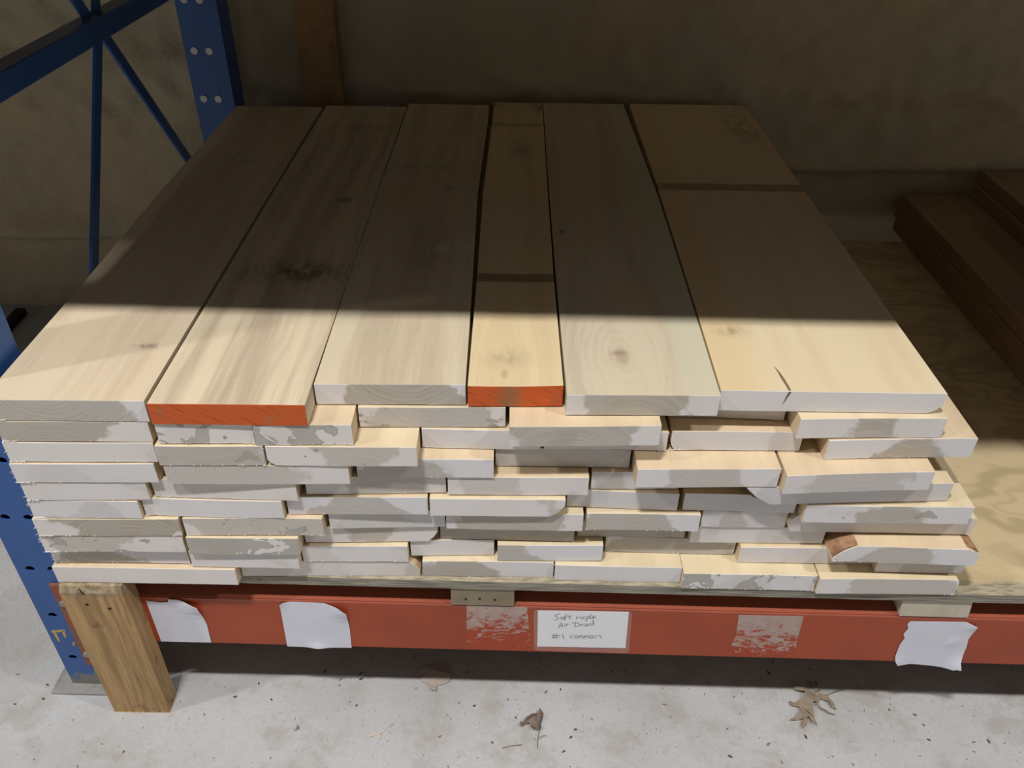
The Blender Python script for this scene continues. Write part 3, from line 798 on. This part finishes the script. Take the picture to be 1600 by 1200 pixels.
for (row, x0, x1, yl, yr, hc, hw, hs, stn) in BOARDS:
    i = seen[row] = seen.get(row, 0) + 1
    zb = (10 - row) * PITCH
    rr = random.Random(row * 31 + i * 7)
    cup = rr.uniform(-0.0010, 0.0010)
    if (row, i) in ((4, 6), (3, 7), (8, 1), (9, 1)): cup = 0.0009
    if row == 1: cup = 0.0
    if (row, i) == (1, 4): cup = -0.0012
    cham = CHAM.get((row, i), {})
    sides = None
    if row == 1:
        mat = wood('top_board_%d' % i, **TOPS[i]); sides = SIDES[i]
        x0, x1 = sides[0][1], sides[0][2]
    else: mat = M['maple_a'] if rr.random() < 0.6 else M['maple_b']
    orange = row == 1 and i in (2, 4)
    b, e, prof, rng = build_board(x0, x1, yl, yr, zb, 1.045 if i == 1 else 1.06, cup, cham, mat, M['orange_end'] if orange else M['end'], 0.00035, sides)
    e['heart_centre'] = float(hc); e['heart_width'] = float(hw); e['heart_strength'] = float(hs); e['stain'] = float(stn)
    if orange:
        e['bare_spot'] = -0.006 if i == 4 else 0.12; e['bare_amount'] = 1.0 if i == 4 else 0.0
        e['label'] = 'orange painted end'
    else: e['label'] = 'white sealed end grain' if hs < 0.3 and stn < 0.3 else 'white sealed end with grey stains'
    if row == 1:
        desc = {1: 'leftmost top board, tan with a greyish sealed end', 2: 'wide top board with an orange end, left of the other orange one',
                3: 'top board set back between the two orange-ended boards', 4: 'narrow yellowish top board with a knot and orange end',
                5: 'greyish top board with swirling grain, right of the narrow orange-ended board', 6: 'widest top board at far right with a split in its white end'}[i]
        tag(b, desc, 'board', 'maple boards in the stack')
    else:
        look = 'maple board with grey-stained end' if stn >= 0.45 else ('brown-hearted maple board' if hs >= 0.65 and hw >= 0.3 else ('maple board with grey-patched white end' if hs >= 0.4 else 'white-ended maple board'))
        if (row, i) == (8, 7): look = 'maple board with bark on both upper edges'
        if (row, i) == (5, 6): look = 'wide white-ended maple board with bark corner'
        pos = 'leftmost' if i == 1 else ('rightmost' if i == counts[row] else ORD[i] + ' from left')
        lay = 'bottom layer' if row == 10 else ORD[row] + ' layer down'
        tag(b, '%s, %s, %s' % (look, pos, lay), 'board', 'maple boards in the stack')
    if rng.random() < 0.6 and not orange or i == 1:
        splinters(b, x1 - x0, yl, yr, rng, rng.randint(8, 20) + (26 if i == 1 else 0), i == 1 or rng.random() < 0.5, row)
    w = x1 - x0; yc = (yl + yr) / 2
    # bark left on waney edges
    def bark(name, pts, y0, y1, mat, thick=0.0016):
        """strip of bark following (x,z) points of the board's outline, from y0 to y1"""
        V, F = [], []; n = len(pts); ns = 9
        for s in range(ns + 1):
            y = y0 + (y1 - y0) * s / ns
            for lay in (0, 1):
                for k, (px, pz, ox, oz) in enumerate(pts):
                    t = thick * (0.6 + 0.8 * rng.random()) * lay
                    V.append((px + ox * t, y, pz + oz * t))
        for s in range(ns):
            for lay in (0, 1):
                for k in range(n - 1):
                    a = (s * 2 + lay) * n + k; c = ((s + 1) * 2 + lay) * n + k
                    F.append((a, a + 1, c + 1, c))
            for k in (0, n - 1):
                a = s * 2 * n + k; c = (s + 1) * 2 * n + k
                F.append((a, a + n, c + n, c))
        for s in (0, ns):
            for k in range(n - 1):
                a = s * 2 * n + k
                F.append((a, a + 1, a + n + 1, a + n))
        ob = link(name, mesh_from(name, V, F, False), mat, b); ob['label'] = 'rough brown bark'
        return ob
    if (row, i) == (8, 7):
        T = THICK; s2 = 0.7
        bark('bark_edge', [(-w/2 + 0.0, T - 0.024, -s2, s2), (-w/2 + 0.0106, T - 0.0091, -s2, s2), (-w/2 + 0.028, T, -0.2, 1)], 0.003, 0.25, M['inner_bark'])
        bark('bark_edge', [(w/2 - 0.017, T, 0.2, 1), (w/2 - 0.0065, T - 0.0038, s2, s2), (w/2, T - 0.010, 1, 0.3)], 0.003, 0.25, M['inner_bark'])
    if (row, i) == (5, 6):
        bark('bark_edge', [(-w/2 + 0.036, 0.0002, -s2 if False else -0.6, -0.1), (-w/2 + 0.0137, 0.0112, -0.7, -0.7), (-w/2, 0.0290, -1, -0.1)], -0.0012, 0.2, M['bark'], 0.003)
    if (row, i) == (6, 6):
        bark('bark_edge', [(w/2 - 0.020, THICK, 0.2, 0.3), (w/2 - 0.0076, THICK - 0.0046, 0.7, 0.5), (w/2, THICK - 0.012, 1, 0.1), (w/2, 0.002, 0.6, 0.0)], -0.001, 0.2, M['bark'], 0.003)
    if (row, i) == (1, 6):   # drying split running in from the end
        V, F = [], []
        P = [(0.3475, 0.0265), (0.3470, 0.036), (0.3455, 0.050), (0.3440, 0.064), (0.3415, 0.077)]
        W = [0.0018, 0.0016, 0.0020, 0.0013, 0.0003]
        for (px, py), g in zip(P, W):
            V += [(px - g - b.location.x, py - yc, THICK + 0.0002), (px + g - b.location.x, py - yc, THICK + 0.0002)]
        nv = len(V)
        V += [(a, c, z - 0.003) for a, c, z in V]
        for k in range(len(P) - 1):
            F += [(2*k, 2*k+1, 2*k+3, 2*k+2), (nv+2*k, nv+2*k+1, nv+2*k+3, nv+2*k+2), (2*k, 2*k+2, nv+2*k+2, nv+2*k), (2*k+1, 2*k+3, nv+2*k+3, nv+2*k+1)]
        F += [(0, 1, nv+1, nv), (nv-2, nv-1, 2*nv-1, 2*nv-2)]
        sp = link('split', mesh_from('split', V, F), M['chip_brown'], b); sp['label'] = 'dark drying split'
        ev = decal('split', [[(0.3455 - b.location.x, 0.030), (0.3490 - b.location.x, 0.030), (0.3450 - b.location.x, 0.019), (0.3420 - b.location.x, 0.010), (0.3433 - b.location.x, 0.019)]], yl + (yr - yl) * (0.347 - x0) / w - yc - 0.0006, M['chip_brown'], b, 0.0005)

# ------------------------------------------------------------------ second pile on the right of the shelf
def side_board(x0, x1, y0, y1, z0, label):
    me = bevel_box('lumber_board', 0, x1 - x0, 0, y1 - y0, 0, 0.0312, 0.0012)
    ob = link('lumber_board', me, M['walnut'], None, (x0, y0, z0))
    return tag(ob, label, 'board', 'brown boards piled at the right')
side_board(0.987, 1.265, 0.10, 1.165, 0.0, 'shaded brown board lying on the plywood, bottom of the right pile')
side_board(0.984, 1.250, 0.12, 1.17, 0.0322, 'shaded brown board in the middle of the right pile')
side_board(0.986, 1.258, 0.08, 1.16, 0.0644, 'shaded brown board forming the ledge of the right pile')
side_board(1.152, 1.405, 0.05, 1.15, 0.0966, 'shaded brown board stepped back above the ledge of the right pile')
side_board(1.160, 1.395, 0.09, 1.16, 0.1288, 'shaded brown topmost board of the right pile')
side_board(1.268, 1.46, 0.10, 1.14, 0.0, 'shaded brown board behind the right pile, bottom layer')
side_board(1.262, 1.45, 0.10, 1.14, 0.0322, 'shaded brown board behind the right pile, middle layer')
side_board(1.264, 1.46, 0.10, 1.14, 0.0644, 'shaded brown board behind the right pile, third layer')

# narrow near-black bar on the floor at far left
dr = link('floor_bar', bevel_box('floor_bar', -0.014, 0.014, -0.30, 0.20, 0.0, 0.02, 0.002), M['near_black'], None, (-1.336, 0.97, FLOOR_Z))
tag(dr, 'narrow black bar on the dark floor behind the blue post', 'rail')

# ------------------------------------------------------------------ papers and the sign on the beam
def sheet(name, poly, mat, label, category, curl, group=None, lift=0.0):
    """a thin sheet stuck to the beam face; curl(x,z) lifts it off the steel"""
    bm = bmesh.new()
    vs = [bm.verts.new((x, 0, z)) for x, z in poly]
    bm.faces.new(vs)
    bmesh.ops.triangulate(bm, faces=bm.faces[:])
    for _ in range(3): bmesh.ops.subdivide_edges(bm, edges=bm.edges[:], cuts=1, use_grid_fill=True)
    for v in bm.verts: v.co.y = BF - 0.0006 - lift - curl(v.co.x, v.co.z)
    geo = bmesh.ops.extrude_face_region(bm, geom=bm.faces[:])
    for v in [g for g in geo['geom'] if isinstance(g, bmesh.types.BMVert)]: v.co.y -= 0.0003
    bmesh.ops.recalc_face_normals(bm, faces=bm.faces)
    me = bpy.data.meshes.new(name); bm.to_mesh(me); bm.free()
    ob = link(name, me, mat); ob.rotation_euler = (0, 0, RZ)
    if label: tag(ob, label, category, group)
    return ob
g2 = lambda x, z, a, b, r: math.exp(-(((x - a) / r) ** 2 + ((z - b) / r) ** 2))
sheet('paper_label', [(-0.521, -0.065), (-0.500, -0.068), (-0.489, -0.066), (-0.4855, -0.058), (-0.472, -0.060), (-0.446, -0.072), (-0.442, -0.118), (-0.444, -0.1605), (-0.521, -0.161)], M['paper'],
      'torn blank white paper partly hidden behind the timber prop', 'paper', lambda x, z: 0.006 * g2(x, z, -0.446, -0.072, 0.02) + 0.002 * g2(x, z, -0.485, -0.058, 0.012))
sheet('paper_label', [(-0.325, -0.066), (-0.320, -0.061), (-0.308, -0.059), (-0.260, -0.060), (-0.240, -0.068), (-0.228, -0.078), (-0.2275, -0.120), (-0.229, -0.164), (-0.28, -0.1655), (-0.328, -0.165)], M['paper'],
      'blank white paper with a curled corner, between prop and dark spacer', 'paper', lambda x, z: 0.005 * g2(x, z, -0.228, -0.075, 0.02) + 0.002 * g2(x, z, -0.325, -0.062, 0.01) + 0.003 * g2(x, z, -0.28, -0.168, 0.012))
tp = [(0.596, -0.066), (0.640, -0.0645), (0.677, -0.064), (0.695, -0.072), (0.690, -0.076), (0.6955, -0.084), (0.6935, -0.104), (0.697, -0.122), (0.692, -0.126), (0.697, -0.145),
      (0.699, -0.158), (0.703, -0.171), (0.696, -0.170), (0.692, -0.1735), (0.683, -0.168), (0.668, -0.165), (0.655, -0.169), (0.644, -0.168), (0.625, -0.166), (0.607, -0.169), (0.601, -0.160),
      (0.598, -0.149), (0.597, -0.120), (0.600, -0.105), (0.595, -0.096), (0.598, -0.082), (0.594, -0.073)]
def curl4(x, z): return 0.007 * g2(x, z, 0.703, -0.172, 0.02) + 0.003 * g2(x, z, 0.695, -0.072, 0.012) + 0.003 * g2(x, z, 0.60, -0.17, 0.02) + 0.0016 * g2(x, z, 0.672, -0.112, 0.008)
sheet('paper_label', tp, M['paper'], 'ragged torn white paper below the pale spacer at the right', 'paper', curl4)

sign = empty('price_sign', rk(0, 0, 0), RZ)
tag(sign, 'laminated white card with handwritten black lettering stuck on the orange beam', 'sign')
def child_sheet(name, poly, mat, y, thick):
    return decal(name, [poly], y, mat, sign, thick)
nlam = NT('clear_laminate')
nlam.b.inputs['Alpha'].default_value = 0.09
M['laminate'] = nlam.done((0.85, 0.82, 0.82), 0.22, 0, 0.5)
def rounded(poly, r=0.006):
    out = []
    n = len(poly)
    for k in range(n):
        p = Vector(poly[k]); a = (Vector(poly[k - 1]) - p).normalized(); c = (Vector(poly[(k + 1) % n]) - p).normalized()
        out += [tuple(p + a * r), tuple(p + a * r * 0.3 + c * r * 0.3), tuple(p + c * r)]
    return out
child_sheet('laminate', rounded([(0.0465, -0.061), (0.190, -0.059), (0.195, -0.1575), (0.0505, -0.1565)]), M['laminate'], BF - 0.0016, 0.0003)
card = child_sheet('card', [(0.0530, -0.0640), (0.1855, -0.0620), (0.1890, -0.1465), (0.0550, -0.1485)], M['card'], BF - 0.0005, 0.0004)
def ring(cx, cy, rx, ry, a0=0, a1=360, n=12):
    return [(cx + rx * math.cos(math.radians(a0 + (a1 - a0) * k / n)), cy + ry * math.sin(math.radians(a0 + (a1 - a0) * k / n))) for k in range(n + 1)]
LINES = {
 'Soft maple': [[(500, 188), (478, 190), (456, 200), (450, 210), (466, 219), (484, 228), (486, 240), (470, 249), (437, 252)],
    ring(527, 232, 14, 13, -60, 300), [(582, 196), (568, 196), (560, 206), (556, 228), (552, 252)], [(540, 226), (575, 219)],
    [(583, 213), (622, 207)], [(604, 212), (600, 242)],
    [(672, 242), (678, 214), (684, 232), (697, 212), (702, 236), (718, 212), (726, 240)],
    [(766, 216), (748, 216), (738, 230), (746, 241), (768, 236)],
    [(776, 268), (781, 240), (786, 214), (802, 212), (808, 224), (798, 236), (784, 236)],
    [(824, 188), (818, 212), (818, 236), (840, 236)], [(838, 224), (866, 220), (874, 210), (856, 206), (842, 220), (850, 236), (878, 234)]],
 'Air Dried': [[(484, 332), (500, 304), (516, 278), (522, 304), (526, 328)], [(496, 312), (526, 306)],
    [(548, 298), (547, 314)], [(549, 287), (550, 289)], [(572, 316), (572, 292)], [(572, 300), (580, 292), (596, 294)],
    [(626, 284), (660, 278), (690, 284), (708, 297), (698, 312), (676, 320), (652, 318)], [(664, 284), (658, 318)],
    [(722, 318), (724, 296)], [(724, 304), (732, 296), (746, 298)], [(756, 302), (755, 318)], [(757, 290), (758, 292)],
    [(772, 308), (796, 304), (798, 294), (784, 290), (772, 302), (778, 316), (802, 312)],
    [(840, 250), (850, 262), (854, 284), (848, 302), (826, 306), (812, 300), (822, 286), (850, 286)]],
 '#1 common': [[(440, 398), (432, 446)], [(468, 398), (458, 448)], [(416, 420), (500, 412)], [(414, 438), (494, 430)],
    [(528, 402), (534, 424), (540, 448)],
    [(642, 412), (622, 416), (610, 428), (618, 440), (646, 438)], ring(672, 428, 15, 13, -70, 290),
    [(700, 442), (706, 418), (714, 416), (720, 440), (730, 418), (740, 416), (746, 440)],
    [(756, 442), (764, 420), (772, 416), (778, 440), (788, 420), (800, 416), (806, 440)],
    ring(838, 428, 17, 14, -80, 280), [(872, 444), (884, 424), (906, 414), (926, 420), (940, 440)]],
}
def on_card(cx_, cy_):
    u = (cx_ - 435) / 505.0; v = (cy_ - 190) / 257.0
    return (0.0760 + 0.0712 * u + 0.0032 * v, -0.0708 + 0.0030 * u - 0.0572 * v)
for words, strokes in LINES.items():
    V, F = [], []
    g = 0.00058; y0 = BF - 0.00095
    for stroke in strokes:
        pts = [Vector(on_card(p[0], 428 + (p[1] - 428) * 1.25 if words[0] == '#' and p[0] > 600 else p[1])) for p in stroke]
        n0 = len(V)
        for k, p in enumerate(pts):
            d = (pts[min(k + 1, len(pts) - 1)] - pts[max(k - 1, 0)])
            d = d.normalized() if d.length > 1e-9 else Vector((1, 0))
            q = Vector((-d.y, d.x)) * g
            if k == 0: p = p - d * g * 0.6
            if k == len(pts) - 1: p = p + d * g * 0.6
            V += [(p.x - q.x, y0, p.y - q.y), (p.x + q.x, y0, p.y + q.y)]
        for k in range(len(pts) - 1): F.append((n0 + 2*k, n0 + 2*k + 1, n0 + 2*k + 3, n0 + 2*k + 2))
    me = bpy.data.meshes.new('handwriting'); me.from_pydata(V, [], F)
    h = link('handwriting', me, M['ink'], card); h['label'] = 'handwritten words "%s"' % words

# ------------------------------------------------------------------ leaves, splinters and chips on the floor
def leaf(name, outlines, mat, label, height, stem=None, stem_r=0.0007):
    xs = [p[0] for o_ in outlines for p in o_]; ys = [p[1] for o_ in outlines for p in o_]
    cx_, cy_ = sum(xs) / len(xs), sum(ys) / len(ys)
    root = empty(name, (cx_, cy_, FLOOR_Z))
    tag(root, label, 'leaf')
    bm = bmesh.new()
    for o_ in outlines:
        f = bm.faces.new([bm.verts.new((x - cx_, y - cy_, 0)) for x, y in o_])
    bmesh.ops.triangulate(bm, faces=bm.faces[:], ngon_method='EAR_CLIP')
    for _ in range(2): bmesh.ops.subdivide_edges(bm, edges=bm.edges[:], cuts=1)
    for v in bm.verts: v.co.z = 0.0012 + height(v.co.x, v.co.y)
    geo = bmesh.ops.extrude_face_region(bm, geom=bm.faces[:])
    for v in [q for q in geo['geom'] if isinstance(q, bmesh.types.BMVert)]: v.co.z -= 0.0005
    bmesh.ops.recalc_face_normals(bm, faces=bm.faces)
    me = bpy.data.meshes.new('blade'); bm.to_mesh(me); bm.free()
    link('blade', me, mat, root)
    for path in (stem or []):
        pts = [(x - cx_, y - cy_, 0.0012 + max(0, height(x - cx_, y - cy_))) for x, y in path]
        link('stem', multi_tube('stem', [pts], stem_r), mat, root)
    return root
OAK = [(0.4877, 0.0351), (0.4992, 0.0326), (0.5068, 0.0264), (0.5156, 0.0244), (0.5234, 0.0193), (0.5325, 0.0184), (0.5409, 0.0154), (0.543, 0.0072), (0.5469, -0.0009), (0.5477, -0.01), (0.5407, -0.006), (0.5374, 0.0041), (0.5272, 0.0101), (0.5219, 0.0018), (0.5127, 0.0017), (0.5082, -0.0105), (0.506, -0.0274), (0.5065, -0.041), (0.4991, -0.0324), (0.4966, -0.0255), (0.4933, -0.0276), (0.4919, -0.0354), (0.4811, -0.0452), (0.4837, -0.0326), (0.4896, -0.0276), (0.4785, -0.0287), (0.4652, -0.0309), (0.4783, -0.0228), (0.4868, -0.0118), (0.4864, -0.0068), (0.4746, -0.0029), (0.4735, 0.0032), (0.4759, 0.0053), (0.4831, 0.0013), (0.4978, 0.0076), (0.5026, 0.018), (0.4994, 0.02), (0.4871, 0.0261)]
OAK2 = [(0.5192, 0.0018), (0.5223, -0.0063), (0.5333, -0.0151), (0.5435, -0.0175), (0.5421, -0.019), (0.5303, -0.0162), (0.5208, -0.0083), (0.5158, -0.0003)]
OAK3 = [(0.5225, 0.0215), (0.5300, 0.0250), (0.5310, 0.0310), (0.5240, 0.0400), (0.5180, 0.0420), (0.5205, 0.0330)]
leaf('dry_leaf', [OAK, OAK2, OAK3], M['leaf'], 'dry lobed oak leaf with curled tips on the floor at right',
     lambda x, y: 0.003 + 0.0045 * math.exp(-((x + 0.008) / 0.012) ** 2) + 0.002 * math.sin(x * 260) * math.sin(y * 190 + 1), [[(0.5330, 0.0165), (0.5415, 0.0175), (0.5564, 0.0234), (0.572, 0.0283)]])
leaf('dry_leaf', [[(0.0638, -0.0148), (0.0699, -0.0216), (0.0679, -0.0305), (0.0649, -0.0422), (0.0648, -0.048), (0.0602, -0.0538), (0.0513, -0.052), (0.0479, -0.0463), (0.0471, -0.0415), (0.0417, -0.0416), (0.0372, -0.0436), (0.0345, -0.0484), (0.0314, -0.0446), (0.0315, -0.0398), (0.0373, -0.0387), (0.0473, -0.0279), (0.0564, -0.0228), (0.0609, -0.0228)]],
     M['leaf_dark'], 'small crumpled dark brown leaf on the floor below the handwritten sign',
     lambda x, y: 0.003 + 0.004 * abs(math.sin(x * 240 + y * 120)) + 0.002 * math.sin(y * 300), [[(0.0648, -0.048), (0.0614, -0.0576), (0.0599, -0.0661), (0.0584, -0.0726), (0.0586, -0.0837)], [(0.0599, -0.068), (0.0661, -0.0632), (0.0732, -0.0612)]], 0.0005)
leaf('dry_leaf', [[(-0.1284, 0.0626), (-0.1172, 0.0715), (-0.1053, 0.073), (-0.0899, 0.0694), (-0.0864, 0.0582), (-0.0874, 0.0483), (-0.0838, 0.0422), (-0.0854, 0.0343), (-0.0936, 0.0287), (-0.1051, 0.0262), (-0.1062, 0.0137), (-0.115, 0.0177), (-0.12, 0.0272), (-0.1302, 0.0342), (-0.1342, 0.0427), (-0.1402, 0.05), (-0.1341, 0.0538)]],
     M['leaf_pale'], 'pale dusty leaf half in the beam shadow on the floor',
     lambda x, y: 0.001 + 0.003 * max(0, math.sin(y * 170 + x * 40)), [[(-0.1282, 0.0601), (-0.1541, 0.0597), (-0.1606, 0.0596)]], 0.0005)
def strand(name, paths, r, mat, label):
    fz_ = FLOOR_Z + r
    x = sum(p[0] for q in paths for p in q) / sum(len(q) for q in paths); y = sum(p[1] for q in paths for p in q) / sum(len(q) for q in paths)
    me = multi_tube(name, [[(a - x, b - y, 0) for a, b in q] for q in paths], r)
    return tag(link(name, me, mat, None, (x, y, fz_)), label, 'splinter')
strand('wood_splinter', [[(-0.2081, -0.0666), (-0.1868, -0.0584), (-0.1689, -0.0424)], [(-0.1868, -0.0584), (-0.1879, -0.0697)]], 0.0010, M['straw'], 'pale forked wood splinter on the floor in front of the beam')
strand('wood_splinter', [[(-0.4183, 0.0291), (-0.4172, 0.0475), (-0.4059, 0.0613), (-0.3894, 0.0667)], [(-0.4121, 0.0556), (-0.4025, 0.0623), (-0.3879, 0.0665)]], 0.0006, M['straw'], 'thin curved wood shaving at the shadow edge near the prop')
strand('wood_splinter', [[(-0.3149, -0.0707), (-0.3086, -0.0693)]], 0.0010, M['straw'], 'tiny pale splinter on the floor left of the forked one')
strand('twig', [[(0.0038, -0.0816), (0.0169, -0.0778), (0.0343, -0.0757)]], 0.0008, M['leaf_dark'], 'thin dark twig on the floor near the crumpled leaf')['category'] = 'twig'
CHIPS = [(-0.7455, 0.0195), (-0.741, -0.0062), (-0.7817, -0.016), (-0.5778, -0.0943), (-0.4328, 0.0015), (-0.4006, 0.0268), (-0.2356, 0.0486), (-0.2329, 0.0376), (-0.2962, 0.0514), (-0.0117, -0.0719), (-0.3726, -0.0023), (-0.2329, -0.0108), (0.0998, -0.0853), (0.112, -0.0618), (0.1199, -0.0487), (0.0254, -0.0289), (-0.0421, -0.0093), (0.0997, 0.0231), (0.1893, 0.0597), (0.4545, 0.0598), (0.4676, 0.0814), (0.4847, -0.0559), (0.5296, 0.0412), (0.68, -0.0589), (0.682, -0.0336), (0.3575, -0.0904), (0.6746, -0.0157), (0.636, -0.007), (0.7742, -0.0598)]
def chip_mesh(rng, s):
    V = []; n = 6
    for lay in (0, 1):
        for k in range(n):
            t = 2 * math.pi * k / n; r = s * rng.uniform(0.6, 1.1) * (1 if lay == 0 else 0.65)
            V.append((r * math.cos(t) * 0.55, r * math.sin(t), 0.0 if lay == 0 else s * rng.uniform(0.25, 0.5)))
    F = [tuple(range(n)), tuple(range(n, 2 * n))] + [(k, (k + 1) % n, n + (k + 1) % n, n + k) for k in range(n)]
    return mesh_from('bark_chip', V, F)
crng = random.Random(5)
kinds = [chip_mesh(crng, s) for s in (0.0028, 0.0036, 0.0045)]
for k in kinds: k.materials.append(M['chip'])
for (x, y) in CHIPS:
    ob = bpy.data.objects.new('bark_chip', crng.choice(kinds)); COL.objects.link(ob)
    ob.location = (x, y, FLOOR_Z); ob.rotation_euler = (0, 0, crng.uniform(0, 6.28))
    tag(ob, 'small dark bark chip lying on the concrete floor', 'bark chip', 'bark chips on the floor')
V, F = [], []
for k in range(700):
    x = crng.uniform(-0.85, 0.95); y = crng.uniform(-0.2, 0.13); s = 0.0005 + 0.0011 * crng.random() ** 3
    a = crng.uniform(0, 6.28); n = len(V); l = crng.uniform(1, 3.0) ** 1.2
    dx, dy = math.cos(a) * s * l, math.sin(a) * s * l
    V += [(x - dx, y - dy, 0.0), (x + dy * 0.4, y - dx * 0.4, 0), (x + dx, y + dy, 0), (x - dy * 0.4, y + dx * 0.4, 0), (x, y, s * 0.8)]
    F += [(n, n+1, n+4), (n+1, n+2, n+4), (n+2, n+3, n+4), (n+3, n, n+4), (n, n+3, n+2, n+1)]
db = link('floor_debris', mesh_from('floor_debris', V, F), M['dust'], None, (0, 0, FLOOR_Z))
tag(db, 'fine bark crumbs and sawdust scattered on the concrete', 'debris', None, 'stuff')
